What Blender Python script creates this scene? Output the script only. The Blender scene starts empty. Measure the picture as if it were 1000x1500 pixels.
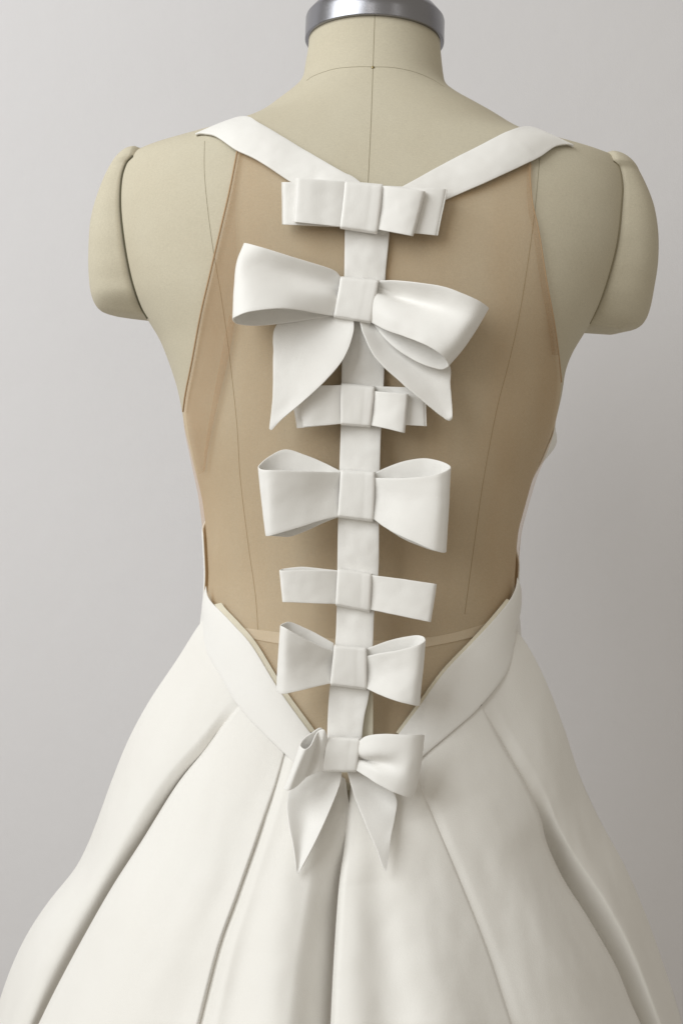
import bpy, bmesh, math, random
import numpy as np
from mathutils import Vector, Matrix
from mathutils.bvhtree import BVHTree
from mathutils import noise as mn
random.seed(3)
C = bpy.context.scene.collection
PI = math.pi

# ------------------------------------------------------------------ camera
W, D, ZC = 0.51, 0.90, 1.20
TH = math.radians(1.9)
CX = -0.024 * W
ct, st = math.cos(TH), math.sin(TH)
CAM = np.array([CX, -D, ZC])
def ray(px, py):
    sx = (px - 500) / 1000 * W / D
    sz = (750 - py) / 1000 * W / D
    return np.array([sx * ct - sz * st, 1.0, sx * st + sz * ct])
def P(px, py, y=0.0):
    """the point of the place seen at a pixel of the photograph, at depth y"""
    return Vector(CAM + ray(px, py) * (y + D))
cam_data = bpy.data.cameras.new('camera')
cam = bpy.data.objects.new('camera', cam_data); C.objects.link(cam)
cam.matrix_world = Matrix(((ct, -st, 0, CX), (0, 0, -1, -D), (st, ct, 0, ZC), (0, 0, 0, 1)))
cam_data.sensor_fit = 'VERTICAL'; cam_data.sensor_height = 36
cam_data.lens = 36 * D / (W * 1.5)
cam_data.clip_start = 0.01; cam_data.clip_end = 100
sc = bpy.context.scene
sc.camera = cam
# ------------------------------------------------------------------ world and lamps
wd = bpy.data.worlds.new('World'); sc.world = wd; wd.use_nodes = True
bg = wd.node_tree.nodes['Background']
bg.inputs[0].default_value = (1.0, 0.925, 0.80, 1); bg.inputs[1].default_value = 0.38
def area(name, loc, target, size, sy, power, col):
    l = bpy.data.lights.new(name, 'AREA'); l.shape = 'RECTANGLE'; l.size = size; l.size_y = sy
    l.energy = power; l.color = col
    o = bpy.data.objects.new(name, l); C.objects.link(o); o.location = loc
    o.rotation_euler = (Vector(target) - Vector(loc)).to_track_quat('-Z', 'Y').to_euler()
    return o
area('window_light', (-1.52, -1.22, 2.2), (0.0, 0.1, 1.15), 1.7, 1.7, 44.5, (0.955, 0.985, 1.0))
area('lamp_behind_camera', (-0.35, -2.3, 2.6), (0.0, 0.1, 1.55), 0.16, 1.1, 2.2, (1.0, 0.97, 0.92))
area('ring_glint_lamp', (1.3, -1.9, 2.6), (0.0, 0.1, 1.55), 0.12, 1.1, 0.9, (1.0, 0.98, 0.95))  # weak narrow lamp, added to reflect as a bright band in the neck ring
sc.view_settings.view_transform = 'Standard'; sc.view_settings.look = 'None'
sc.view_settings.exposure = 0.0; sc.view_settings.gamma = 1.0
sc.cycles.max_bounces = 8; sc.cycles.transparent_max_bounces = 16

# ------------------------------------------------------------------ materials
def mat(name, col, rough=0.8, col2=None, nscale=30, bump=0.0, bscale=1500, weave=0, metal=0.0, sheen=0.0, alpha=None, aniso=0.0, mix=0.5):
    m = bpy.data.materials.new(name); m.use_nodes = True
    nt = m.node_tree; N = nt.nodes; L = nt.links
    b = N['Principled BSDF']
    b.inputs['Roughness'].default_value = rough; b.inputs['Metallic'].default_value = metal
    b.inputs['Sheen Weight'].default_value = sheen; b.inputs['Sheen Roughness'].default_value = 0.5
    tc = N.new('ShaderNodeTexCoord')
    if metal == 0: b.inputs['Specular IOR Level'].default_value = 0.25
    if col2:
        n = N.new('ShaderNodeTexNoise'); n.inputs['Scale'].default_value = nscale; n.inputs['Detail'].default_value = 5
        L.new(tc.outputs['Object'], n.inputs['Vector'])
        r = N.new('ShaderNodeMapRange'); r.inputs[1].default_value = 0.3; r.inputs[2].default_value = 0.7
        L.new(n.outputs['Fac'], r.inputs[0])
        x = N.new('ShaderNodeMix'); x.data_type = 'RGBA'
        x.inputs[6].default_value = (*col, 1); x.inputs[7].default_value = (*col2, 1)
        L.new(r.outputs[0], x.inputs[0]); L.new(x.outputs[2], b.inputs['Base Color'])
        if weave:
            w1 = N.new('ShaderNodeTexNoise'); w1.inputs['Scale'].default_value = weave; w1.inputs['Detail'].default_value = 2
            mp = N.new('ShaderNodeMapping'); mp.inputs['Scale'].default_value = (1, 1, 5)
            L.new(tc.outputs['Object'], mp.inputs[0]); L.new(mp.outputs[0], w1.inputs['Vector'])
            w2 = N.new('ShaderNodeTexNoise'); w2.inputs['Scale'].default_value = weave; w2.inputs['Detail'].default_value = 2
            mp2 = N.new('ShaderNodeMapping'); mp2.inputs['Scale'].default_value = (5, 5, 1)
            L.new(tc.outputs['Object'], mp2.inputs[0]); L.new(mp2.outputs[0], w2.inputs['Vector'])
            ad = N.new('ShaderNodeMath'); ad.operation = 'ADD'
            L.new(w1.outputs['Fac'], ad.inputs[0]); L.new(w2.outputs['Fac'], ad.inputs[1])
            mr = N.new('ShaderNodeMapRange'); mr.inputs[1].default_value = 0.6; mr.inputs[2].default_value = 1.4
            mr.inputs[3].default_value = 0.91; mr.inputs[4].default_value = 1.08
            L.new(ad.outputs[0], mr.inputs[0])
            vm = N.new('ShaderNodeVectorMath'); vm.operation = 'SCALE'
            L.new(x.outputs[2], vm.inputs[0]); L.new(mr.outputs[0], vm.inputs['Scale'])
            L.new(vm.outputs[0], b.inputs['Base Color'])
    else:
        b.inputs['Base Color'].default_value = (*col, 1)
    if bump:
        n2 = N.new('ShaderNodeTexNoise'); n2.inputs['Scale'].default_value = bscale; n2.inputs['Detail'].default_value = 3
        L.new(tc.outputs['Object'], n2.inputs['Vector'])
        n3 = N.new('ShaderNodeTexNoise'); n3.inputs['Scale'].default_value = 22; n3.inputs['Detail'].default_value = 3
        L.new(tc.outputs['Object'], n3.inputs['Vector'])
        bu = N.new('ShaderNodeBump'); bu.inputs['Strength'].default_value = bump; bu.inputs['Distance'].default_value = 0.0006
        L.new(n2.outputs['Fac'], bu.inputs['Height'])
        bv = N.new('ShaderNodeBump'); bv.inputs['Strength'].default_value = 0.14; bv.inputs['Distance'].default_value = 0.006
        L.new(n3.outputs['Fac'], bv.inputs['Height']); L.new(bv.outputs[0], bu.inputs['Normal'])
        L.new(bu.outputs[0], b.inputs['Normal'])
    if alpha is not None:
        # sheer net: see-through when looked at square on, denser when looked at along the cloth
        tr = N.new('ShaderNodeBsdfTransparent'); ms = N.new('ShaderNodeMixShader')
        nn = N.new('ShaderNodeTexNoise'); nn.inputs['Scale'].default_value = 5; nn.inputs['Detail'].default_value = 4
        mq = N.new('ShaderNodeMapping'); mq.inputs['Scale'].default_value = (5, 1, 1); mq.inputs['Rotation'].default_value = (0, 0.25, 0)
        L.new(tc.outputs['Object'], mq.inputs[0]); L.new(mq.outputs[0], nn.inputs['Vector'])
        ns = N.new('ShaderNodeMapRange'); ns.inputs[1].default_value = 0.3; ns.inputs[2].default_value = 0.7; ns.inputs[3].default_value = 0.82; ns.inputs[4].default_value = 1.2
        L.new(nn.outputs['Fac'], ns.inputs[0]); mu = N.new('ShaderNodeMath'); mu.operation = 'MULTIPLY'
        lw = N.new('ShaderNodeLayerWeight'); lw.inputs['Blend'].default_value = 0.35
        mr = N.new('ShaderNodeMapRange'); mr.inputs[3].default_value = alpha; mr.inputs[4].default_value = min(1, alpha * 1.9)
        L.new(lw.outputs['Facing'], mr.inputs[0]); L.new(mr.outputs[0], mu.inputs[0]); L.new(ns.outputs[0], mu.inputs[1]); L.new(mu.outputs[0], ms.inputs[0])
        L.new(tr.outputs[0], ms.inputs[1]); L.new(b.outputs[0], ms.inputs[2])
        L.new(ms.outputs[0], N['Material Output'].inputs['Surface'])
    return m
M_WHITE = mat('white_crepe', (0.845, 0.835, 0.81), 0.6, (0.825, 0.81, 0.78), 14, 0.28, 1400, sheen=0.15)
M_SKIRT = mat('white_skirt_crepe', (0.82, 0.805, 0.77), 0.62, (0.80, 0.78, 0.74), 9, 0.28, 1400, sheen=0.15)
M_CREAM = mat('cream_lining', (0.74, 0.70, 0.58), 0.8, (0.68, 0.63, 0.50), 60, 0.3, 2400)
M_LINEN = mat('linen_canvas', (0.58, 0.535, 0.42), 0.85, (0.55, 0.50, 0.385), 16, 0.3, 1500, weave=420)
M_SEAM = mat('seam_thread', (0.30, 0.265, 0.18), 0.9)
M_GAP = mat('gap_shade', (0.10, 0.09, 0.055), 0.9)  # dark colour painted for the shade in the gap beside the left arm cap
M_NET = mat('nude_net', (0.62, 0.36, 0.15), 0.85, (0.60, 0.345, 0.14), 30, 0.2, 2600, alpha=0.20)
M_NET2 = mat('nude_net_fold', (0.44, 0.28, 0.155), 0.85, (0.42, 0.265, 0.145), 30, 0.2, 2600, alpha=0.13)
M_NET3 = mat('nude_net_strip', (0.44, 0.27, 0.14), 0.85, (0.42, 0.26, 0.13), 30, 0.2, 2600, alpha=0.22)
M_EDGE = mat('nude_net_edge', (0.42, 0.28, 0.16), 0.85)
M_BRASS = mat('brass_pin', (0.30, 0.24, 0.12), 0.35, metal=1.0)
M_WALL = mat('painted_wall', (0.71, 0.70, 0.715), 0.9, (0.695, 0.685, 0.70), 3, 0.25, 500)
M_STEEL = mat('brushed_steel', (0.33, 0.33, 0.35), 0.28, (0.25, 0.25, 0.27), 8, metal=1.0)
def steel_grain():
    nt = M_STEEL.node_tree; N = nt.nodes; L = nt.links
    b = N['Principled BSDF']; tc = N.new('ShaderNodeTexCoord'); mp = N.new('ShaderNodeMapping'); mp.inputs['Scale'].default_value = (6, 6, 900)
    n = N.new('ShaderNodeTexNoise'); n.inputs['Scale'].default_value = 6; n.inputs['Detail'].default_value = 4
    L.new(tc.outputs['Object'], mp.inputs[0]); L.new(mp.outputs[0], n.inputs['Vector'])
    r = N.new('ShaderNodeMapRange'); r.inputs[3].default_value = 0.15; r.inputs[4].default_value = 0.27
    b.inputs['Anisotropic'].default_value = 0.85
    tg = N.new('ShaderNodeTangent'); tg.direction_type = 'RADIAL'; tg.axis = 'Z'; L.new(tg.outputs[0], b.inputs['Tangent'])
    L.new(n.outputs['Fac'], r.inputs[0]); L.new(r.outputs[0], b.inputs['Roughness'])
steel_grain()

# ------------------------------------------------------------------ object helpers
def link(name, me, m, parent=None, label=None):
    o = bpy.data.objects.new(name, me); C.objects.link(o)
    if m: me.materials.append(m)
    if parent: o.parent = parent
    if label: o['label'] = label
    return o
def smooth(me):
    me.polygons.foreach_set('use_smooth', [True] * len(me.polygons)); me.update()
def grid_mesh(name, pts, closed_u=False):
    """pts[i][j] rows of points"""
    nr, nc = len(pts), len(pts[0])
    v = [tuple(p) for r in pts for p in r]; f = []
    for i in range(nr - 1):
        for j in range(nc - 1 if not closed_u else nc):
            k = (j + 1) % nc
            f.append((i * nc + j, i * nc + k, (i + 1) * nc + k, (i + 1) * nc + j))
    me = bpy.data.meshes.new(name); me.from_pydata(v, [], f); smooth(me)
    return me
def thick(o, t, off=-1.0, bevel=True):
    s = o.modifiers.new('cloth_thickness', 'SOLIDIFY'); s.thickness = t; s.offset = off
    if bevel:
        b = o.modifiers.new('soft_edge', 'BEVEL'); b.width = t * 0.36; b.segments = 2; b.limit_method = 'ANGLE'; b.angle_limit = math.radians(55)
        b.harden_normals = False
    return o
def cr(p, u):
    """Catmull-Rom through the array p (n, ...) at u in 0..1"""
    p = np.asarray(p, float); n = len(p)
    if n == 1: return p[0]
    if n == 2: return p[0] * (1 - u) + p[1] * u
    x = u * (n - 1); i = min(int(x), n - 2); t = x - i
    p0 = p[i - 1] if i > 0 else 2 * p[0] - p[1]
    p3 = p[i + 2] if i + 2 < n else 2 * p[-1] - p[-2]
    p1, p2 = p[i], p[i + 1]
    return 0.5 * (2 * p1 + (p2 - p0) * t + (2 * p0 - 5 * p1 + 4 * p2 - p3) * t * t + (3 * p1 - p0 - 3 * p2 + p3) * t ** 3)
def pl(poly, u):
    """smooth point at share u of a polyline's length"""
    p = np.asarray(poly, float)
    s = np.concatenate([[0], np.cumsum(np.linalg.norm(np.diff(p, axis=0), axis=1))]); s /= s[-1]
    return cr(p, float(np.interp(u, s, np.linspace(0, 1, len(p)))))
def tube(name, pts, r, m, parent, n=6, label=None, taper=False):
    pts = [Vector(p) for p in pts]; rows = []
    for i, p in enumerate(pts):
        t = (pts[min(i + 1, len(pts) - 1)] - pts[max(i - 1, 0)]).normalized()
        a = t.cross(Vector((0, 1, 0.01))).normalized(); b = t.cross(a)
        rr = r * (min(1, 0.25 + 4 * min(i, len(pts) - 1 - i) / len(pts)) if taper else 1)
        rows.append([p + (a * math.cos(k * 2 * PI / n) + b * math.sin(k * 2 * PI / n)) * rr for k in range(n)])
    return link(name, grid_mesh(name, rows, True), m, parent, label)
def empty(name, loc, parent=None):
    o = bpy.data.objects.new(name, None); C.objects.link(o); o.empty_display_size = 0.05
    o.location = loc
    if parent: o.parent = parent
    return o

# ------------------------------------------------------------------ wall
wall_pts = [[(x, 0.62, z) for x in np.linspace(-3, 3, 13)] for z in np.linspace(0, 3.2, 9)]
wall = link('wall', grid_mesh('wall', wall_pts), M_WALL)
wall['kind'] = 'structure'; wall['label'] = 'plain pale grey painted wall behind the dress form'

# ------------------------------------------------------------------ dress form: torso
form = empty('dress_form', (0, 0.1, 0.85)); form['label'] = 'linen tailor\'s dress form with steel neck ring wearing the white dress'; form['category'] = 'dress form'
dress = empty('bow_back_dress', (0, 0.05, 0.85)); dress['label'] = 'white open-back dress with seven bows down its spine strip, on the linen form'; dress['category'] = 'dress'
def keep(o, parent):
    """parent without moving"""
    o.parent = parent; o.matrix_parent_inverse = Matrix.Translation(parent.location).inverted()
    return o
TAB = np.array([  # z-ZC, yc, half depth towards camera, exponent
    (-0.42, .10, .115, 2.2), (-0.30, .10, .115, 2.2), (-0.22, .10, .108, 2.2), (-0.15, .10, .094, 2.2), (-0.10, .10, .080, 2.2), (-0.05, .10, .075, 2.2),
    (0.0, .10, .083, 2.2), (0.05, .10, .094, 2.25), (0.10, .10, .101, 2.35), (0.15, .10, .104, 2.5), (0.20, .098, .103, 2.6),
    (0.235, .097, .099, 2.6), (0.265, .097, .090, 2.4), (0.285, .098, .081, 2.3), (0.305, .099, .071, 2.15), (0.325, .101, .062, 2.05), (0.35, .106, .056, 2.0), (0.375, .112, .053, 2.0), (0.43, .124, .052, 2.0)])
def tab(z):
    return [np.interp(z - ZC, TAB[:, 0], TAB[:, k]) for k in (1, 2, 3)]
SIL_L = [(455, -60), (454, 0), (453, 30), (452, 72), (448, 90), (446, 105), (443, 120), (430, 135), (412, 148), (398, 158), (376, 175), (335, 191), (286, 204), (240, 217), (215, 224), (192, 232), (182, 246),
         (176, 265), (174, 307), (180, 360), (188, 402), (200, 440), (217, 468), (237, 500), (250, 533), (262, 570), (268, 600), (273, 633), (280, 660), (288, 693), (297, 730), (302, 767), (304, 800),
         (306, 840), (304, 880), (298, 930), (290, 990), (280, 1080), (272, 1300)]
SIL_R = [(638, -60), (643, 0), (644, 33), (644, 72), (646, 90), (648, 110), (652, 132), (670, 147), (700, 163), (720, 172), (748, 190), (770, 204), (800, 215), (850, 227), (880, 229), (898, 235), (912, 252),
         (914, 275), (913, 300), (907, 353), (895, 402), (881, 440), (862, 475), (847, 498), (832, 523), (823, 548), (819, 580), (813, 607), (804, 640), (793, 667), (778, 700), (767, 740), (757, 777),
         (754, 810), (752, 850), (752, 890), (756, 940), (762, 990), (768, 1080), (774, 1300)]
def sil(poly):
    out = []
    for px, py in poly:
        y = 0.1
        for _ in range(4):
            p = P(px, py, y); y = tab(p.z)[0]
        out.append((p.z, p.x))
    return np.array(sorted(out))
SL, SR = sil(SIL_L), sil(SIL_R)
ZB, ZT = ZC - 0.30, P(548, 22, .06).z + 0.004
NR, NCOL = 260, 160
zs = np.linspace(ZB, ZT, NR)
def sm(a, k=5):
    ker = np.ones(k) / k
    return np.convolve(np.pad(a, k // 2, mode='edge'), ker, 'valid')
XL = sm(np.interp(zs, SL[:, 0], SL[:, 1]), 5); XR = sm(np.interp(zs, SR[:, 0], SR[:, 1]), 5)
YC = sm(np.array([tab(z)[0] for z in zs]), 21); BD = sm(np.array([tab(z)[1] for z in zs]), 21); EX = sm(np.array([tab(z)[2] for z in zs]), 21)
XM = sm((XL + XR) / 2, 31)
def tp(z, t, off=0.0):
    """torso surface point; t = 0 right side, pi/2 nearest the camera, pi left side"""
    xl, xr, yc, b, e, xm = [float(np.interp(z, zs, A)) for A in (XL, XR, YC, BD, EX, XM)]
    c, s = math.cos(t), math.sin(t)
    cc = math.copysign(abs(c) ** (2 / e), c); ss = math.copysign(abs(s) ** (2 / e), s)
    a = (xr - xm if c > 0 else xm - xl) + off
    bb = (b if s > 0 else b * 1.05) + off
    y = yc - bb * ss
    # shallow hollow along the spine, fuller shoulder blades
    if s > 0:
        k = math.exp(-((z - ZC - 0.02) / 0.17) ** 2)
        y += 0.006 * k * math.exp(-((c) / 0.22) ** 2)
    # the neck top is cut at a slope, higher at the back of the neck
    zz = z + max(0, (z - ZC - 0.30)) / 0.075 * 0.0008 * (ss - 0.55)
    return Vector((xm + a * cc, y, zz))
def torso_rows(off=0.0):
    return [[tp(z, 2 * PI * j / NCOL, off) for j in range(NCOL)] for z in zs]
trows = torso_rows()
tm = grid_mesh('torso', trows, True)
torso = keep(link('torso', tm, M_LINEN), form)
def bvh_of(rows):
    nr, nc = len(rows), len(rows[0]); v = [p for r in rows for p in r]; f = []
    for i in range(nr - 1):
        for j in range(nc):
            k = (j + 1) % nc
            f.append((i * nc + j, i * nc + k, (i + 1) * nc + k, (i + 1) * nc + j))
    return BVHTree.FromPolygons(v, f)
BV = {0: bvh_of(trows)}
def hit(px, py, off=0.0, fallback=0.10):
    key = round(off, 4)
    if key not in BV: BV[key] = bvh_of(torso_rows(key))
    d = Vector(ray(px, py)).normalized()
    h = BV[key].ray_cast(Vector(CAM), d)
    if h[0] is None: return P(px, py, fallback)
    return h[0]
def on_form(poly, n, off=0.0005):
    return [hit(*pl(poly, i / (n - 1)), off) for i in range(n)]

# seams of the canvas
def seam(poly, r=0.00024, n=60, m=M_SEAM, name='seam', label=None):
    return keep(tube(name, on_form(poly, n, 0.0), r, m, None, label=label), form)
seam([(549, 12), (548, 40), (546, 98), (543, 180), (539, 262), (536, 300)])
seam([(449, 118), (462, 110), (490, 101), (520, 98), (546, 98), (575, 99), (605, 105), (630, 115), (650, 127)])
seam([(300, 196), (300, 260), (310, 350), (325, 440), (336, 520), (347, 620), (352, 700), (364, 800), (374, 870), (378, 925)])
seam([(790, 232), (780, 330), (762, 450), (745, 530), (727, 600), (708, 700), (695, 790), (680, 900)])
seam([(352, 930), (385, 1000), (420, 1060)], 0.0003)
# brass pin at the nape
def ball(name, p, r, m, parent, sq=1.0, label=None):
    bm = bmesh.new(); bmesh.ops.create_uvsphere(bm, u_segments=20, v_segments=12, radius=r)
    for v in bm.verts: v.co.y *= sq; v.co += Vector(p)
    me = bpy.data.meshes.new(name); bm.to_mesh(me); bm.free(); smooth(me)
    return keep(link(name, me, m, None, label), parent)
ball('pin', hit(546, 99), 0.0013, M_BRASS, form, 0.8, 'small brass pin head at the nape seam')
ball('pin', P(421, 143, 0.095), 0.0022, M_CREAM, form, 0.6, 'white pin head on the left shoulder slope')

# steel neck ring
def neck_ring():
    rows = []; n = 96
    base = [tp(ZT - 0.0035, 2 * PI * j / n, 0.0) for j in range(n)]
    c = sum(base, Vector()) / n
    # the ring's own axis leans with the neck's cut
    up = Vector((0, 0.10, 1)).normalized()
    prof = [(0.0, -.0005), (0.0026, -.0005), (0.0031, -0.0001), (0.0032, 0.0006), (0.0032, 0.009), (0.0032, 0.018), (0.0028, 0.0195), (-0.0030, 0.0265), (-0.006, 0.0285), (-0.012, 0.0295), (-0.030, 0.030), (-0.046, 0.030)]
    for dr, h in prof:
        row = []
        for p in base:
            rad = (p - c); rad.z = 0; L = rad.length
            row.append(p + rad / L * max(dr, -L + 0.001) + up * h)
        rows.append(row)
    me = grid_mesh('neck_ring', rows, True)
    o = link('neck_ring', me, M_STEEL, None, 'brushed steel ring capping the neck')
    return keep(o, form)
neck_ring()

# padded arm caps
ARM_SEAM_L = [(196, 229), (186, 240), (179, 265), (178, 307), (184, 360), (192, 402), (200, 430), (208, 451), (217, 466)]
ARM_SEAM_R = [(897, 236), (905, 243), (910, 269), (909, 297), (903, 353), (891, 402), (877, 444), (863, 474)]
ARM_OUT_L = [(194, 228.5), (184, 233), (176, 240), (168, 249), (158, 266), (146, 297), (137, 332), (134, 374), (134, 410), (137, 436), (145, 453), (158, 459), (172, 461.5), (195, 464), (217, 466)]
ARM_OUT_R = [(899, 236), (911, 241), (926, 254), (940, 279), (951, 308), (957, 345), (957.5, 388), (952, 430), (946, 462), (937, 478), (925, 483), (905, 486), (888, 484), (872, 479), (863, 474)]
def arm_cap(seam_px, out_px, side):
    n = 60; rows = []
    yc = 0.102
    # seam and outline as functions of height
    S = [hit(*pl(seam_px, i / 40), 0.0) for i in range(41)]
    O = [P(*pl(out_px, i / 60), yc) for i in range(61)]
    OO = list(O)
    S = sorted(S, key=lambda p: p.z); O = sorted(O, key=lambda p: p.z)
    low = min(range(len(O)), key=lambda i: O[i].z * 1.0)
    inner = [p for p in OO[OO.index(O[0]):]]
    S = sorted([p for p in inner if p.z < S[0].z - 1e-5] and S + [Vector((p.x, S[0].y, p.z)) for p in inner if p.z < S[0].z - 1e-5], key=lambda p: p.z) or S
    O = sorted(OO[:OO.index(O[0]) + 1], key=lambda p: p.z)
    sz = [p.z for p in S]; oz = [p.z for p in O]
    z0, z1 = oz[0], oz[-1] 
    for i in range(n):
        u = i / (n - 1); u = 0.5 - 0.5 * math.cos(PI * u)
        z = z0 + (z1 - z0) * u
        xo = np.interp(z, oz, [p.x for p in O]); xs = np.interp(z, sz, [p.x for p in S]); ys = np.interp(z, sz, [p.y for p in S])
        b = max(0.004, yc - ys)
        # round off the lower and upper rim towards the camera
        lo = min(1, (z - z0) / 0.016); hi = min(1, (z1 - z) / 0.012)
        b *= 0.55 + 0.45 * math.sqrt(max(0, 1 - (1 - lo) ** 2)) if lo < 1 else 1
        b *= 0.6 + 0.4 * math.sqrt(max(0, 1 - (1 - hi) ** 2)) if hi < 1 else 1
        row = []
        m = 48
        inn = xs - side * 0.010
        for j in range(m + 1):
            t = PI * j / m
            s_, c_ = math.sin(t), math.cos(t)
            x = xs + (xo - xs) * s_ ** 0.80
            y = yc - (b + 0.0006) * math.copysign(abs(c_) ** 0.80, c_)
            if j == 0 or j == m: x = xs - side * 0.0012; y += 0.004 * (1 if j == 0 else -1)
            row.append(Vector((x, y, z)))
        row.insert(0, Vector((inn, yc - b * 0.6, z))); row.append(Vector((inn, yc + b * 0.6, z)))
        rows.append(row)
    # close bottom and top
    def cap(row):
        c = sum(row, Vector()) / len(row)
        return [[c + (p - c) * k + Vector((0, 0, dz)) for p in row] for k, dz in ((0.9, 0), (0.5, 0), (0.02, 0))]
    bot = cap(rows[0]); top = cap(rows[-1])
    rows = bot[::-1] + rows + top
    o = keep(link('arm_cap', grid_mesh('arm_cap', rows, True), M_LINEN), form)
    line = [Vector(hit(*pl(seam_px, i / 50), 0.0)) + Vector((side * 0.0004, 0.0004, 0)) for i in range(51)]
    keep(tube('cap_seam_line', line, 0.0011 if side < 0 else 0.0007, M_GAP if side < 0 else M_SEAM, None), form)  # left tube is dark to stand in for the shaded gap
    return o
arm_cap(ARM_SEAM_L, ARM_OUT_L, -1)
arm_cap(ARM_SEAM_R, ARM_OUT_R, 1)

# waist tape
def patch(name, topline, botline, off, m, parent, n=60, k=8, label=None, t=0.0, fall=0.10, lift=None):
    rows = []
    for i in range(n):
        u = i / (n - 1); a = pl(topline, u); b = pl(botline, u)
        r = []
        for j in range(k):
            w = j / (k - 1); q = a * (1 - w) + b * w
            p = hit(q[0], q[1], off, fall)
            if lift: p = p + Vector((0, -lift(u, w), 0))
            r.append(p)
        rows.append(r)
    o = keep(link(name, grid_mesh(name, rows), m, None, label), parent)
    if t: thick(o, t, 0)
    return o
patch('waist_tape', [(320, 912), (353, 919), (406, 926), (470, 934), (540, 938), (600, 936), (650, 930), (700, 917), (740, 904)],
      [(322, 926), (360, 934), (408, 943), (470, 950), (540, 953), (600, 951), (650, 943), (698, 932), (740, 918)], 0.0006, M_CREAM, form, t=0.0006, label='narrow cream twill tape round the waist of the form')

# ------------------------------------------------------------------ sheer nude panel
def z_of(px, py, off=0.003): return hit(px, py, off)
def t_of(p):
    z = p.z; best = min((abs(tp(z, t, 0.003).x - p.x), t) for t in np.linspace(0.02, PI - 0.02, 400)); return best[1]
EDGE_L = [(350, 205), (345, 235), (335, 285), (322, 340), (308, 400), (294, 460), (281, 530), (272, 575), (268, 603)]
EDGE_R = [(776, 235), (776, 262), (780, 300), (789, 340), (800, 410), (811, 470), (818, 520), (822, 560)]
def edge_fn(poly, t_end):
    pts = []
    for i in range(30):
        p = hit(*pl(poly, i / 29), 0.003)
        pts.append((p.z, t_of(p)))
    z_last, t_last = pts[-1]
    for k in range(1, 9):
        u = k / 8; pts.append((z_last - 0.30 * u, t_last + (t_end - t_last) * min(1, u * 2.2)))
    pts.sort(); a = np.array(pts); return a
EL, ER = edge_fn(EDGE_L, PI * 1.01), edge_fn(EDGE_R, -0.04)
def net_top(u):
    # under the shoulder straps: a V
    if u < 0.5: q = pl([(358, 197), (430, 240), (535, 300)], u * 2)
    else: q = pl([(535, 300), (650, 262), (772, 213)], (u - 0.5) * 2)
    return hit(q[0], q[1], 0.003).z
def net_sheet(name, u0, u1, ztop, zbot, off, m, label=None, n=150, k=90, wrinkle=0.0):
    rows = []
    for i in range(n):
        v = i / (n - 1); r = []
        for j in range(k):
            w = j / (k - 1)
            u = u0(v) * (1 - w) + u1(v) * w
            zt = ztop(u); z = zt + (zbot - zt) * v
            tl = np.interp(z, EL[:, 0], EL[:, 1]); tr = np.interp(z, ER[:, 0], ER[:, 1])
            t = tl * (1 - u) + tr * u
            o = off + wrinkle * (math.sin(9 * t + 40 * z) * 0.5 + math.sin(23 * t - 31 * z) * 0.3)
            p = tp(z, t, o); r.append(p)
        rows.append(r)
    return keep(link(name, grid_mesh(name, rows), m, None, label), dress)
net_sheet('sheer_panel', lambda v: 0.0, lambda v: 1.0, net_top, ZC - 0.20, 0.0028, M_NET, 'see-through nude net covering the open back', wrinkle=0.0005)
# doubled net along the left edge
fl = [(350, 215), (345, 300), (347, 400), (343, 480), (333, 533), (320, 587), (307, 647), (300, 690)]
rows = []
for i in range(60):
    v = i / 59; b = pl(fl, v); a = pl([(346, 225), (322, 340), (308, 400), (294, 460), (281, 530), (271, 585), (277, 640), (291, 695)], v)
    rows.append([hit(*(a * (1 - w) + b * w), 0.0036, 0.1) for w in np.linspace(0, 1, 16)])
keep(link('net_fold', grid_mesh('net_fold', rows), M_NET2, None, 'doubled nude net along the left edge'), dress)
rows = []
for i in range(60):
    v = i / 59; b = pl([(346, 465), (343, 480), (333, 533), (320, 587), (307, 647), (300, 690)], v); a = pl([(336, 462), (331, 487), (318, 553), (306, 620), (301, 655), (297, 692)], v)
    rows.append([hit(*(a * (1 - w) + b * w), 0.0042, 0.1) for w in np.linspace(0, 1, 6)])
keep(link('net_fold', grid_mesh('net_fold', rows), M_NET3, None, 'narrow folded strip of nude net'), dress)
keep(tube('net_edge', on_form(EDGE_L, 60, 0.0034), 0.0007, M_EDGE, None), dress)
patch('net_fold', [(771, 240), (772, 300), (780, 340), (790, 410), (801, 470), (808, 520)], [(779, 240), (780, 300), (789, 345), (799, 410), (811, 470), (818, 520)], 0.0036, M_NET3, dress, label='turned edge strip of nude net on the right')
keep(tube('net_edge', on_form(EDGE_R, 60, 0.0034), 0.00045, M_EDGE, None), dress)

# ------------------------------------------------------------------ ribbons laid out by control points (pixel, pixel, mm in front of a depth)
def skirt_y(px, py):
    for dx in (0, 8, -8, 16, -16, 30, -30):
        h = SK.ray_cast(Vector(CAM), Vector(ray(px + dx, py)).normalized())[0]
        if h is not None: return h.y
    return -0.03
def ribbon(name, st, ybase, m=M_WHITE, parent=None, nu=48, nv=18, t=0.0010, label=None, rgh=0.0006):
    k = max(len(s) for s in st); g = []
    for s in st:
        s = np.array(s, float)
        g.append([cr(s, j / (k - 1)) for j in range(k)])
    g = np.array(g)
    rows = []
    for i in range(nu + 1):
        line = cr(g, i / nu)
        row = []
        for j in range(nv + 1):
            q = cr(line, j / nv); p = P(q[0], q[1], ybase - q[2] / 1000); e = rough(p, rgh, ybase * 900 + len(name))
            row.append(p + Vector((e * 0.5, e, e * 0.5)))
        rows.append(row)
    o = link(name, grid_mesh(name, rows), m, None, label)
    keep(o, parent or dress)
    if t: thick(o, t, 0)
    return o
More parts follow.
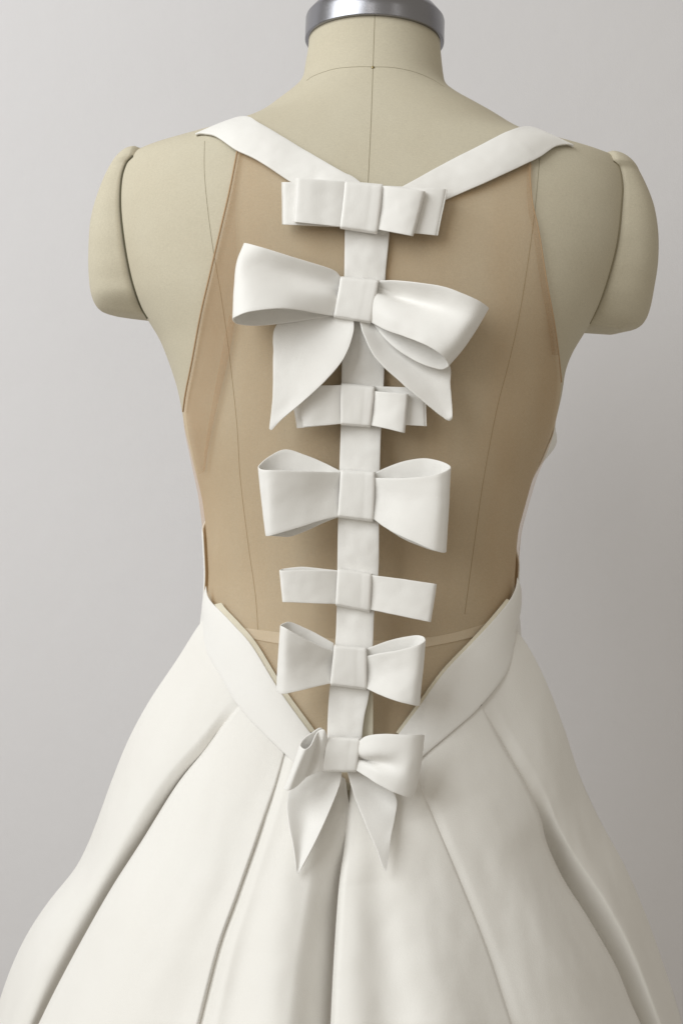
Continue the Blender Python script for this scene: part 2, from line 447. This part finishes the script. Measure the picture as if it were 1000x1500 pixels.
def rough(p, a=0.0005, seed=0.0):
    q = Vector((p.x * 45 + seed, p.y * 45, p.z * 45)); q2 = Vector((p.x * 140, p.y * 140 + seed, p.z * 140))
    return a * (mn.noise(q) + 0.45 * mn.noise(q2))
def line_pts(a, b, d, k=3): return [(a[0] + (b[0] - a[0]) * j / (k - 1), a[1] + (b[1] - a[1]) * j / (k - 1), d) for j in range(k)]
def knot(parent, tl, tr, br, bl, yb, d=9, wrap=4):
    d = d - 2.6
    """band round the middle of a bow: its long sides turn back into the cloth"""
    tl, tr, br, bl = map(lambda q: np.array(q, float), (tl, tr, br, bl)); st = []
    for v, dd in ((-0.04, -8), (0.0, -3.2), (0.03, -0.9), (0.10, 0), (0.5, 0.5), (0.90, 0), (0.97, -0.9), (1.0, -3.2), (1.04, -8)):
        vv = min(1, max(0, v)); a = tl + (bl - tl) * vv; b = tr + (br - tr) * vv
        st.append([(*(a + (b - a) * u), d + dd + e) for u, e in ((0, -1.3), (0.04, -0.2), (0.16, 0.0), (0.35, 0.1), (0.60, 0.1), (0.72, -0.08), (0.84, 0.0), (0.96, -0.2), (1.0, -1.5))])
    return ribbon('knot', st, yb, parent=parent, nu=40, nv=36, t=0.0010, rgh=0.0006)
def bow(px, py, yb, label):
    o = empty('bow', P(px, py, yb)); keep(o, dress); o['label'] = label
    return o
def keep2(o, par):
    return o
_keep = keep
def keep(o, parent):
    # parts may hang under an Empty that itself has a parent: use its full offset
    o.parent = parent
    off = Vector(parent.location) if parent.parent is None else (parent.matrix_parent_inverse @ Vector(parent.location)) + Vector(parent.parent.location)
    o.matrix_parent_inverse = Matrix.Translation(off).inverted()
    return o
# depth of the strip that runs down the spine
YT, YBm = hit(530, 300, 0.008).y, -0.022
def ys(py): return YT + (YBm - YT) * (py - 300) / 800 + 0.010 * math.sin(PI * min(1, max(0, (py - 300) / 800)))
STRIP_L = [(507, 273), (505, 336), (504, 404), (502, 480), (500, 560), (499, 624), (497, 687), (495, 760), (494, 830), (493, 889), (491, 940), (483, 1006), (480, 1050), (479, 1090)]
STRIP_R = [(570, 275), (570, 340), (564, 408), (563, 480), (562, 560), (558, 627), (556, 687), (555, 764), (554, 837), (548, 894), (546, 943), (541, 1013), (533, 1052), (529, 1090)]
def strip(name, L, R, dd, m, wob, label=None):
    rows = []
    n = 140
    for i in range(n):
        v = i / (n - 1); a = pl(L, v); b = pl(R, v); r = []
        for j in range(13):
            w = j / 12; q = a * (1 - w) + b * w
            y = ys(q[1]) - dd + wob * (math.sin(q[1] / 23 + 2.2 * w) * 0.5 + math.sin(q[1] / 11.0 - 3 * w) * 0.25) + 0.0006 * (2 * w - 1) ** 2
            p = P(q[0], q[1], y); r.append(p + Vector((0, 2.2 * rough(p, 0.0007), 0)))
        rows.append(r)
    return thick(keep(link(name, grid_mesh(name, rows), m, None, label), dress), 0.0014, 0)
strip('spine_strip', STRIP_L, STRIP_R, 0.0, M_WHITE, 0.0014, 'white strip running down the spine under the bows')
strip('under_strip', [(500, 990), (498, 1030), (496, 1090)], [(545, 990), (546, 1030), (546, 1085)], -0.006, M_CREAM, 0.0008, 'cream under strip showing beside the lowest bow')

# shoulder straps
def strap(inner, outer, wrap_in, wrap_out, label):
    n = 70; rows = []
    for i in range(n):
        v = i / (n - 1); a = pl(inner, v); b = pl(outer, v); r = []
        for j in range(14):
            w = j / 13; q = a * (1 - w) + b * w
            p = hit(q[0], q[1], 0.0045, 0.09)
            lift = 0.0016 * math.sin(PI * w) + 0.0012 * math.sin(v * 9 + 2 * w)
            r.append(p + Vector((0, -lift + rough(p, 0.0009), 0)))
        rows.append(r)
    def along(p, y): return Vector(CAM) + (p - Vector(CAM)) * ((y + D) / (p.y + D))
    for _ in range(3):      # even out the depth where the strap turns over the shoulder
        yy = [[p.y for p in r_] for r_ in rows]
        for i in range(n - 14, n):
            for j in range(14):
                near = [yy[a][b] for a in (i - 1, i, min(n - 1, i + 1)) for b in (max(0, j - 1), j, min(13, j + 1))]
                rows[i][j] = along(rows[i][j], min(sum(near) / 9, yy[i][j] + 0.0005))
    for k, (dy, dz) in enumerate(((0.012, 0.0005), (0.035, -0.004), (0.06, -0.018), (0.085, -0.04))):
        a = rows[n - 1]; r = []
        for j in range(14):
            r.append(a[j] + Vector((0, dy, dz)))
        rows.append(r)
    return thick(keep(link('strap', grid_mesh('strap', rows), M_WHITE, None, label), dress), 0.0016, 0)
strap([(555, 292), (520, 262), (500, 252), (450, 222), (397, 191), (378, 180.5), (366, 173), (352, 172.5), (335, 177)],
      [(500, 318), (470, 300), (440, 275), (422, 264), (376, 235), (345, 220), (317, 200), (298, 195), (286, 196)], 0, 0, 'left white shoulder strap curling over the shoulder')
strap([(520, 312), (560, 290), (590, 274), (650, 240), (710, 210), (740, 195), (766, 187), (785, 189), (800, 197)],
      [(560, 345), (600, 318), (653, 292), (710, 268), (770, 240), (791, 229), (812, 214.5), (828, 211), (840, 212.5)], 0, 0, 'right white shoulder strap over the shoulder')

# ------------------------------------------------------------------ front bodice, its edges just showing at both sides
def front_bodice():
    rows = []
    for i in range(90):
        z = ZC - 0.13 + 0.222 * i / 89; h = z - ZC
        low = smoothstep((-0.004 - h) / 0.02)
        bul = 1.0 * math.exp(-((h - 0.064) / 0.018) ** 2) + 0.35 * math.exp(-((h - 0.030) / 0.007) ** 2)
        tl = PI * (1.06 - 0.115 * low - 0.06 * smoothstep((-0.078 - h) / 0.01))
        tr = -0.05 + 0.22 * smoothstep((-0.022 - h) / 0.03) + 0.22 * math.exp(-((h - 0.058) / 0.020) ** 2) + 0.25 * smoothstep((-0.078 - h) / 0.01)
        r = []
        for j in range(61):
            w = j / 60; t = tl + (2 * PI + tr - tl) * w
            left = max(0, 1 - w * 5); right = max(0, (w - 0.8) * 5)
            o = 0.0036 + left * (-0.0022 + 0.0022 * low) + right * (-0.0022 + 0.0022 * smoothstep((-0.02 - h) / 0.02) ) + 0.0085 * bul * math.sin(PI * min(1, max(0, (w - 0.80) / 0.20)))
            r.append(tp(z, t, max(0.001, o)))
        rows.append(r)
    return thick(keep(link('front_bodice', grid_mesh('front_bodice', rows), M_WHITE, None, 'front bodice whose edges just show at both sides'), dress), 0.0012, 1)
# ------------------------------------------------------------------ waistband
def smoothstep(x): x = min(1, max(0, x)); return x * x * (3 - 2 * x)
front_bodice()
BAND_UL = [(302, 858), (303, 866), (305, 874), (311, 883), (325, 897), (345, 918), (370, 947), (410, 1012), (455, 1074), (490, 1118)]
BAND_LL = [(297, 886), (297, 898), (298, 908), (299, 925), (302, 952), (325, 992), (350, 1034), (385, 1072), (420, 1106), (455, 1142)]
BAND_UR = [(757, 846), (756, 856), (753, 866), (744, 882), (720, 911), (690, 943), (650, 985), (615, 1033), (583, 1076), (555, 1112)]
BAND_LR = [(762, 864), (762, 882), (760, 900), (754, 922), (751, 945), (740, 985), (700, 1036), (660, 1072), (620, 1106), (590, 1136)]
def band(U, L, label):
    n = 90; rows = []
    for i in range(n):
        v = i / (n - 1); a = pl(U, v); b = pl(L, v); r = []
        for j in range(14):
            w = j / 13; q = a * (1 - w) + b * w
            p = hit(q[0], q[1], 0.006, 0.098)
            r.append(p + Vector((0, -0.0015 * math.sin(PI * w) - 0.0018 * w, 0)))
        rows.append(r)
    return thick(keep(link('waistband', grid_mesh('waistband', rows), M_WHITE, None, label), dress), 0.0013, 0)
band(BAND_UL, BAND_LL, 'left waistband edging the open back')
band(BAND_UR, BAND_LR, 'right waistband edging the open back')
def facing(U, dx, label):
    rows = []
    for i in range(70):
        v = i / 69; a = pl(U, v); r = []
        for j in range(6):
            w = j / 5; q = a + np.array([dx * (w * 1.4 - 0.4), 1.2 - 2.2 * w])
            r.append(hit(q[0], q[1], 0.0060 - 0.0025 * w, 0.099))
        rows.append(r)
    return keep(link('facing', grid_mesh('facing', rows), M_CREAM, None, label), dress)
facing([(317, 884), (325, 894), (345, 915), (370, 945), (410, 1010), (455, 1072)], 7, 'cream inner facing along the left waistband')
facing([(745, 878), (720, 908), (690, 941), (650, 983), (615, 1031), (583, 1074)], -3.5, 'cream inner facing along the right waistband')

# ------------------------------------------------------------------ skirt
K = {
 'SL': [(299, 906), (285, 925), (260, 965), (220, 1025), (190, 1080), (165, 1140), (145, 1195), (127, 1240), (108, 1275), (72, 1320), (42, 1365), (20, 1410), (0, 1465), (-28, 1560)],
 'F1': [(350, 1033), (325, 1065), (300, 1100), (260, 1150), (210, 1230), (165, 1300), (125, 1370), (90, 1435), (65, 1485), (30, 1560)],
 'F2': [(418, 1103), (404, 1150), (390, 1190), (350, 1305), (320, 1390), (292, 1500), (276, 1560)],
 'C': [(511, 1140), (509, 1186), (505, 1240), (497, 1300), (490, 1400), (485, 1500), (483, 1560)],
 'G1': [(611, 1111), (616, 1150), (635, 1195), (675, 1290), (715, 1390), (750, 1495), (775, 1560)],
 'G2': [(705, 1033), (735, 1090), (770, 1150), (789, 1195), (800, 1237), (825, 1290), (860, 1345), (900, 1415), (925, 1475), (965, 1560)],
 'SR': [(752, 918), (775, 950), (800, 1000), (825, 1065), (850, 1140), (880, 1205), (915, 1270), (945, 1340), (970, 1410), (990, 1470), (1015, 1560)]}
y_bot_c = -0.115
def y1(px):
    u = (px - 495) / 522
    return 0.115 - (0.115 - y_bot_c) * max(0, 1 - abs(u) ** 2.3) ** 0.62
def smoothstep(x): x = min(1, max(0, x)); return x * x * (3 - 2 * x)
def skirt_base(a, b, w, v):
    A, B = K[a], K[b]
    q = pl(A, v) * (1 - w) + pl(B, v) * w
    q0 = np.array(A[0], float) * (1 - w) + np.array(B[0], float) * w
    q1 = np.array(A[-1], float) * (1 - w) + np.array(B[-1], float) * w
    h0 = hit(q0[0], q0[1], 0.0060, 0.10)
    g = v ** 0.9
    y = h0.y * (1 - g) + y1(q1[0]) * g
    return q, y
def bell(x, c, s): return math.exp(-((x - c) / s) ** 2)
SKV, SKF = [], []
def skirt_panel(a, b, disp, ext_l, ext_r, label, n=110, k=60):
    """ext: how far (px, share of v) the cloth runs on past its key line; disp(w, v) = metres away from the camera"""
    wid = lambda v: np.linalg.norm(pl(K[b], v) - pl(K[a], v))
    rows = []
    for i in range(n + 1):
        v = i / n; r = []; wd_ = wid(v)
        wl = -ext_l(v) / wd_; wr = 1 + ext_r(v) / wd_
        ws = [wl + (wr - wl) * j / k for j in range(k + 1)]
        for w in ws:
            q, y = skirt_base(a, b, w, v)
            gap = max(0.0, 1 - v / 0.11)        # the two centre panels part a little below the lowest bow
            if b == 'C': q = q + np.array([-7 * gap * max(0, w) ** 5, 0])
            if a == 'C': q = q + np.array([5 * gap * max(0, 1 - w) ** 5, 0])
            p = P(q[0], q[1], y + disp(w, v, wd_))
            e = 0.0016 * mn.noise(Vector((p.x * 22, 5.0, p.z * 5))) + 0.0006 * mn.noise(Vector((p.x * 75, p.y * 75, p.z * 40)))
            r.append(p + Vector((0, e * min(1, 0.25 + 2 * v), 0)))
        rows.append(r)
    base = len(SKV)
    SKV.extend(p for r_ in rows for p in r_)
    for i in range(n):
        for j in range(k):
            q = base + i * (k + 1) + j; SKF.append((q, q + 1, q + k + 2, q + k + 1))
    o = keep(link('skirt_panel', grid_mesh('skirt_panel', rows), M_SKIRT, None, label), dress)
    return o
def drop(x, r=4.0, d=0.004):
    """rolled fold edge: x px inside the edge"""
    if x >= r: return 0.0
    t = 1 - x / r
    return d * (1 - math.sqrt(max(0, 1 - min(1, t) ** 2))) + (d * 2.0 * (t - 1) if t > 1 else 0)
noise_ph = [random.uniform(0, 6.28) for _ in range(8)]
def soft(w, v, k):
    return 0.0012 * v * (math.sin(7 * w + 3 * v + noise_ph[k]) + 0.6 * math.sin(13 * w - 4 * v + noise_ph[(k + 3) % 8]))
# outermost left panel, dips under the first pleat
def dA(w, v, wd_):
    wdt = 0.12 + 0.40 * smoothstep(v / 0.8)
    dip = (0.001 + 0.004 * smoothstep(v * 10) + 0.012 * smoothstep(v / 0.65)) * max(0.0, (w - 1 + wdt) / wdt) ** 1.35
    dip += (0.0006 + 0.0024 * smoothstep(v * 10) + 0.003 * v) * math.exp(-max(0, (1 - w) * wd_) / 9)
    return dip - 0.010 * math.sin(PI * min(1, max(0, w))) * v + 0.004 * v * bell(w, 0.3, 0.12) + 0.001 + soft(w, v, 0) + 0.006 * bell(v, 0.52, 0.05) * bell(w, 0.0, 0.25)
def dB(w, v, wd_):
    xl = w * wd_; xr = (1 - w) * wd_
    return drop(xl, 4, 0.007 * min(1, 0.6 + 3 * v)) + drop(xr, 3, 0.003) - 0.014 * v * bell(w, 0.28, 0.34) + 0.005 * v * bell(w, 0.85, 0.15) + soft(w, v, 1)
def dC(w, v, wd_):
    return (0.0030 + 0.006 * v) * smoothstep((0.14 - w) / 0.14) * min(1, 0.4 + 2 * v) - 0.008 * v * bell(w, 0.5, 0.25) + 0.004 * v * bell(w, 0.22, 0.12) * smoothstep(v * 2) \
        + 0.020 * smoothstep((w - 0.66) / 0.36) * smoothstep((v - 0.02) / 0.5) + (0.002 + 0.006 * v) * math.exp(-max(0, (1 - w) * wd_) / 7) + soft(w, v, 2)
def dD(w, v, wd_):
    xl = w * wd_; xr = (1 - w) * wd_
    return drop(xl, 9, 0.010 * min(1, 0.5 + v)) + drop(xr, 3, 0.003) - 0.006 * v * bell(w, 0.14, 0.13) + 0.0022 * v * bell(w, 0.33, 0.12) - 0.008 * v * bell(w, 0.62, 0.28) + soft(w, v, 3)
def dE(w, v, wd_):
    xl = w * wd_; xr = (1 - w) * wd_
    return 0.0009 * smoothstep((0.10 - w) / 0.10) + drop(xr, 4, 0.005 * min(1, 0.3 + 3 * v)) - 0.012 * v * bell(w, 0.5, 0.38) + soft(w, v, 4)
def dF(w, v, wd_):
    k = smoothstep((v - 0.24) / 0.22); wdt = 0.18 + 0.30 * smoothstep(v / 0.8)
    return 0.001 + (0.004 * smoothstep(v * 8) + 0.038 * k) * min(1.0, max(0.0, (wdt - w) / wdt)) ** 1.3 - 0.006 * v * bell(w, 0.55, 0.2) + soft(w, v, 5)
skirt_panel('SL', 'F1', dA, lambda v: 0, lambda v: 4 + 45 * min(1, v * 1.6), 'outer left skirt panel tucked under the first pleat')
skirt_panel('F1', 'F2', dB, lambda v: 1, lambda v: 1.0, 'wide left pleat with its folded edge on the left')
skirt_panel('F2', 'C', dC, lambda v: 4 + 10 * v, lambda v: 3, 'left centre skirt panel dipping into the centre seam')
skirt_panel('C', 'G1', dD, lambda v: 1, lambda v: 1.0, 'right centre skirt panel beside the centre seam')
skirt_panel('G1', 'G2', dE, lambda v: 4 + 10 * v, lambda v: 1, 'wide right pleat with its folded edge on the right')
skirt_panel('G2', 'SR', dF, lambda v: 4 + 45 * min(1, v * 1.6), lambda v: 0, 'outer right skirt panel behind the deep right pleat')
# the front of the skirt, round the far side of the form
rows = []
for i in range(61):
    v = i / 60; r = []
    qa, ya = skirt_base('SL', 'F1', 0, v); qb, yb_ = skirt_base('G2', 'SR', 1, v)
    pa = P(qa[0], qa[1], ya + dA(0, v, 1)); pb = P(qb[0], qb[1], yb_ + dF(1, v, 1))
    for j in range(41):
        t = PI * j / 40; c, s = math.cos(t), math.sin(t)
        m_ = (pa + pb) / 2; h = (pb - pa) / 2
        r.append(m_ - h * c + Vector((0, s * (0.12 + 0.16 * v) * (1 + 0.05 * math.sin(9 * t) * v), 0)))
    rows.append(r)
keep(link('skirt_panel', grid_mesh('skirt_panel', rows), M_SKIRT, None, 'front of the skirt on the far side of the form'), dress)
# zip tape showing in the small gap over the centre seam
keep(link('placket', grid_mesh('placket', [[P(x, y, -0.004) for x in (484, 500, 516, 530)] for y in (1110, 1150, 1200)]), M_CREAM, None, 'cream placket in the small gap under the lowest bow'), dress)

# ------------------------------------------------------------------ bows
def loop(par, st, yb, label=None): return ribbon('loop', st, yb, parent=par, label=label, nu=64, nv=20)
def simple(par, kt, kb, et, eb, yb, f=10, b=2, dk=5, bt=(0, 0), bb=(0, 0), pinch=2, seg_b=None, ro=0.93):
    """loop: front layer from knot (kt top, kb bottom) to the end (et, eb), round it, and back; bt/bb shift the rear layer"""
    kt, kb, et, eb, bt, bb = (np.array(q, float) for q in (kt, kb, et, eb, bt, bb))
    def row(u, d, sh=0.0, pin=0.0):
        a = kt + (et - kt) * u + bt * sh; c = kb + (eb - kb) * u + bb * sh; m_ = (a + c) / 2
        return [(*a, d), (*m_, d - pin), (*c, d)]
    st = [row(0, dk, 0, 0.5), row(.16, dk + (f - dk) * .45, 0, pinch), row(.42, f - 1, 0, pinch * .6), row(.72, f, 0, 0), row(ro, f - 0.3, 0, 0), row(0.985, f - 1.6, 0.03, 0), row(1.0, (f + b) / 2 + .4, 0.15, 0),
          row(0.985, b + 1.2, 0.35, 0), row(ro, b, 0.6, 0), row(.68, b, 1, 0), row(.35, b, .6, 0), row(0, b, 0.1, 0)]
    return loop(par, st, yb)
# 1
yb = ys(300); B = bow(530, 303, yb, 'topmost bow, small and flat with doubled loops, where the straps meet')
simple(B, (505, 267), (500, 332), (413, 267), (414, 329), yb, 5, 1, 3)
simple(B, (506, 266), (500, 332), (434, 261), (431, 325), yb, 10, 5.6, 7, pinch=0.7)
simple(B, (558, 272), (553, 336), (654, 277), (640, 345), yb, 5, 1, 3)
simple(B, (559, 272), (553, 336), (622, 280), (604, 346), yb, 12, 6, 7, pinch=0.9)
knot(B, (506, 266), (560, 271), (552, 342), (499, 334), yb, 12)
# 2
yb = ys(440); B = bow(522, 440, yb, 'largest bow with flaring tilted loops and two pointed tails')
loop(B, [[(500, 407, 7), (496, 424, 4), (494, 440, 9), (490, 463, 7)],
         [(484, 393.5, 12), (478, 415, 6), (474, 432, 14), (470, 460, 12)],
         [(430, 377, 20), (425, 402, 13), (421, 424, 22), (417, 452, 29)],
         [(386, 363, 22), (380, 388, 19), (374, 418, 27), (369, 456, 35)],
         [(364, 357, 17), (354, 385, 20), (351, 415, 25), (346, 464, 31)],
         [(358.5, 356, 12), (347.5, 385, 13), (344, 415, 17), (341.5, 469, 21)],
         [(364, 358, 9), (354, 385, 8), (350, 415, 8), (350, 475, 10)],
         [(390, 366, 5), (380, 395, 4), (378, 425, 4), (380, 477, 6)],
         [(430, 380, 4), (425, 410, 4), (421, 435, 4), (420, 473, 5)],
         [(475, 395, 3), (470, 415, 3), (465, 435, 3), (460, 467, 4)],
         [(500, 410, 3), (497, 424, 3), (494, 440, 3), (490, 462, 3)]], yb)
loop(B, [[(553, 411, 6), (549, 425, 1), (546, 430, 9), (543, 450, 9.5), (541, 471, 7)],
         [(578, 411, 13), (580, 434, 3), (576, 443, 13), (569, 462, 17), (564, 483, 15)],
         [(612, 414, 22), (616, 442, 11), (609, 456, 18), (600, 476, 23), (592, 493, 22)],
         [(655, 421.5, 29), (658, 452, 23), (648, 472, 26), (636, 492, 29), (622, 505, 28)],
         [(695, 437.5, 29), (688, 462, 28), (674, 485, 29), (660, 506, 29), (644, 518, 28)],
         [(712, 448, 22), (702, 468, 22), (688, 490, 22), (673, 511, 22), (654, 530, 22)],
         [(714, 452, 15), (702, 472, 15), (688, 494, 15), (673, 515, 15), (655, 537, 15)],
         [(704, 448, 8), (690, 468, 8), (672, 490, 9), (656, 512, 11), (643, 541, 14)],
         [(660, 430, 5), (650, 450, 5), (640, 470, 6), (625, 500, 9), (608, 529, 13)],
         [(600, 416, 3), (600, 436, 3), (590, 455, 4), (580, 475, 6), (571, 504, 9)],
         [(553, 412, 3), (550, 425, 3), (547, 440, 3), (545, 455, 3), (546, 474, 3)]], yb)
ribbon('tail', [[(470, 448, 2), (500, 452, 2), (517, 455, 3)], [(425, 462, 2), (478, 466, 3), (518, 470, 6)],
                [(402, 482, 4), (455, 490, 4), (517, 490, 11)], [(400, 520, 8), (445, 520, 8), (503, 525, 15)],
                [(400, 550, 11), (433, 553, 12), (478, 556, 17)], [(399, 585, 13), (420, 589, 14), (445, 587, 17)],
                [(396, 614, 13), (403, 617, 14), (413, 614, 15)], [(394, 628, 13), (396, 630, 13), (398, 630, 13)]], yb, parent=B, nu=60)
ribbon('tail', [[(526, 458, 3), (540, 460, 2), (550, 462, 2)], [(528, 475, 7), (545, 474, 2), (566, 478, 2)],
                [(533, 491, 10), (556, 489, 4), (600, 496, 3)], [(546, 518, 12), (575, 510, 4), (636, 512, 1)],
                [(566, 541, 14), (600, 530, 6), (658, 535, 3)], [(596, 568, 16), (622, 558, 9), (659, 562, 7)],
                [(628, 595, 16), (642, 589, 12), (661, 588, 10)], [(648, 611, 15), (655, 611, 15), (662, 608, 15)],
                [(655, 615, 14), (658, 616, 14), (661, 614, 14)]], yb, parent=B, nu=60)
knot(B, (499, 406), (554, 411), (542, 473), (489, 464), yb, 13)
# 3
yb = ys(594); B = bow(521, 594, yb, 'small bow with doubled loops half hidden under the large bow\'s tails')
simple(B, (500, 564), (499, 621), (425, 566), (436, 627), yb, 5, 1, 3)
simple(B, (500, 564), (499, 621), (434, 566), (445, 625), yb, 10, 5.6, 7, pinch=0.7)
simple(B, (546, 566), (543, 620), (622, 568), (624, 624), yb, 5, 1, 3)
simple(B, (547, 573), (543, 623), (597, 577), (592, 634), yb, 13, 6, 7, pinch=0.9)
knot(B, (500, 562), (548, 567), (542, 625), (499, 622), yb, 12)
# 4
yb = ys(725); B = bow(521, 725, yb, 'wide bow with boxy open loops below the middle of the back')
loop(B, [[(500, 691, 7), (498, 720, 5), (496, 757, 7)], [(480, 691, 12), (476, 722, 9), (472, 762, 12)], [(445, 690, 20), (442, 725, 17), (436, 773, 18)],
         [(402, 688.5, 25), (402, 730, 23), (405, 782, 20)], [(386, 688, 23), (390, 735, 21), (394, 785, 18)], [(380, 686, 19), (384, 735, 16), (390, 785, 14)],
         [(380, 681, 14), (386, 730, 10), (394, 785, 9)], [(395, 668, 7), (400, 720, 5), (408, 786, 6)], [(418, 658, 3), (420, 710, 3), (425, 786, 4)],
         [(446, 666, 2), (446, 715, 2), (448, 778, 3)], [(475, 678, 2), (474, 715, 2), (474, 766, 3)], [(500, 690, 3), (498, 720, 3), (497, 757, 3)]], yb)
loop(B, [[(547, 700, 7), (547, 725, 6), (546, 759, 7)], [(565, 700.5, 12), (566, 730, 10), (566, 774, 12)], [(595, 700, 20), (596, 738, 18), (595, 789, 19)],
         [(634, 696, 26), (634, 745, 25), (630, 804, 22)], [(652, 690, 24), (650, 745, 23), (646, 809, 19)], [(659, 685, 19), (656, 745, 18), (652, 809, 15)],
         [(655, 680, 13), (653, 740, 11), (650, 808, 10)], [(640, 674, 7), (640, 735, 6), (636, 807, 7)], [(618, 671, 3), (618, 725, 3), (615, 800, 5)],
         [(590, 676, 2), (590, 722, 2), (588, 788, 4)], [(565, 685, 2), (565, 720, 2), (563, 772, 3)], [(547, 694, 3), (547, 720, 3), (546, 758, 3)]], yb)
knot(B, (500, 689), (548, 692), (546, 763), (495, 757), yb, 12)
# 5
yb = ys(865); B = bow(518, 865, yb, 'narrow plain bow with single flat loops, above the second lowest bow')
simple(B, (495, 836), (493, 885), (410, 835), (414, 882), yb, 12, 3, 6, bt=(5, -5), bb=(3, 0), pinch=1)
simple(B, (543, 842), (541, 893), (639, 855), (630, 911), yb, 11, 3, 6, bt=(-3, 1), pinch=1)
knot(B, (495, 833), (544, 841), (541, 896), (492, 886), yb, 11)
# 6
yb = ys(975); B = bow(511, 975, yb, 'second lowest bow, butterfly shaped with open loop tops')
loop(B, [[(489, 953, 7), (487, 975, 4), (485, 1001, 7)], [(472, 948, 12), (469, 975, 8), (466, 1005, 12)], [(445, 935, 19), (441, 970, 15), (438, 1012, 18)],
         [(422, 922, 22), (420, 965, 19), (418, 1016, 18)], [(414, 917.5, 19), (411, 965, 16), (409, 1015, 15)], [(411.5, 916, 15), (408, 965, 13), (406, 1012, 12)],
         [(415, 913, 11), (412, 960, 9), (409, 1010, 9)], [(427, 911, 6), (424, 955, 5), (420, 1009, 5)], [(452, 922, 3), (450, 960, 3), (445, 1005, 3)], [(489, 942, 3), (487, 970, 3), (485, 1000, 3)]], yb)
loop(B, [[(535, 962, 7), (535, 982, 5), (535, 1008, 7)], [(555, 957, 12), (555, 985, 9), (554, 1017, 12)], [(585, 952, 19), (583, 988, 16), (580, 1027, 18)],
         [(610, 945, 22), (606, 988, 20), (600, 1032, 18)], [(620, 940, 19), (616, 988, 17), (610, 1034, 15)], [(622.5, 936, 14), (618, 985, 13), (613.5, 1033, 12)],
         [(618, 931.5, 9), (614, 980, 8), (609, 1030, 8)], [(603, 931, 5), (600, 975, 4), (595, 1026, 5)], [(570, 938, 3), (568, 972, 3), (565, 1014, 3)], [(535, 951, 3), (535, 978, 3), (535, 1006, 3)]], yb)
knot(B, (490, 945), (536, 950), (536, 1010), (484, 1003), yb, 12)
# 7
yb = ys(1105) - 0.002; B = bow(500, 1105, yb, 'lowest bow at the waist point with a curled left loop and two pointed tails')
loop(B, [[(479, 1085, 9), (477, 1105, 7), (473, 1128, 9)], [(475, 1070, 15), (468, 1105, 10), (463, 1132, 12)], [(465, 1072, 13), (458, 1108, 9), (448, 1139, 12)],
         [(455, 1092, 22), (444, 1125, 20), (434, 1152, 20)], [(446, 1097, 25), (433, 1130, 25), (423, 1158, 24)], [(440, 1091, 20), (428, 1127, 20), (416, 1156, 20)],
         [(446, 1081, 13), (434, 1120, 12), (424, 1151, 12)], [(457, 1073, 9), (446, 1112, 8), (440, 1142, 7)], [(470, 1066, 7), (462, 1100, 4), (458, 1132, 4)], [(479, 1078, 4), (477, 1100, 3), (473, 1126, 3)]], yb)
loop(B, [[(526, 1086, 8), (524, 1103, 8), (523, 1110, -1), (522, 1113, 6), (521, 1128, 8)], [(537, 1078, 14), (537, 1106, 15), (536, 1113, 2), (535, 1119, 10), (535, 1137, 13)],
         [(560, 1075, 20), (559, 1104, 20), (558, 1117, 13), (555, 1130, 18), (553, 1148, 18)], [(595, 1076, 23), (593, 1102, 23), (590, 1124, 22), (583, 1142, 22), (576, 1160, 21)],
         [(613, 1076, 20), (611, 1102, 20), (607, 1126, 20), (602, 1148, 19), (596, 1167, 18)], [(620.5, 1077, 14), (618, 1102, 14), (615, 1126, 14), (610, 1149, 13), (604, 1168, 12)],
         [(614, 1079, 8), (610, 1103, 7), (606, 1126, 7), (600, 1147, 7), (592, 1163, 7)], [(580, 1080, 5), (576, 1100, 4), (572, 1120, 4), (566, 1138, 4), (560, 1148, 5)], [(526, 1088, 3), (525, 1100, 3), (524, 1110, 3), (523, 1118, 3), (521, 1127, 3)]], yb)
SK = BVHTree.FromPolygons(SKV, SKF)
def rest(st, h):
    """tails lie on the skirt: third number = mm above the cloth there"""
    out = []
    for i, row in enumerate(st):
        out.append([(x, y_, (yb - min(skirt_y(x, max(y_, 1150)), yb + 0.004)) * 1000 + d) for x, y_, d in row])
    return out
ribbon('tail', rest([[(470, 1120, 0), (485, 1122, 0), (499, 1124, 0)], [(440, 1136, 2), (475, 1138, 1), (500, 1136, 3)], [(424, 1158, 6), (458, 1158, 3), (496, 1154, 9)], [(420, 1180, 12), (450, 1182, 5), (485, 1182, 14)],
                [(423, 1207, 14), (447, 1208, 7), (473, 1210, 15)], [(429, 1236, 13), (442, 1238, 9), (459, 1239, 14)], [(433, 1262, 9), (439, 1264, 7), (447, 1262, 10)], [(434, 1278, 5), (436, 1280, 5), (438, 1279, 5)]], 0), yb, parent=B, nu=60)
ribbon('tail', rest([[(505, 1122, 0), (516, 1122, 0), (530, 1124, 0)], [(510, 1136, 4), (525, 1134, 2), (550, 1138, 1)], [(515, 1154, 9), (540, 1150, 4), (572, 1154, 3)], [(521, 1173, 13), (552, 1170, 7), (581, 1174, 7)],
                [(534, 1205, 15), (556, 1202, 12), (578, 1198, 8)], [(549, 1238, 16), (561, 1237, 14), (572, 1228, 12)], [(558, 1264, 14), (563, 1264, 13), (568, 1257, 12)], [(562, 1275, 12), (564, 1276, 12), (566, 1273, 12)]], 0), yb, parent=B, nu=60)
knot(B, (480, 1080), (527, 1082), (521, 1130), (473, 1129), yb, 12)
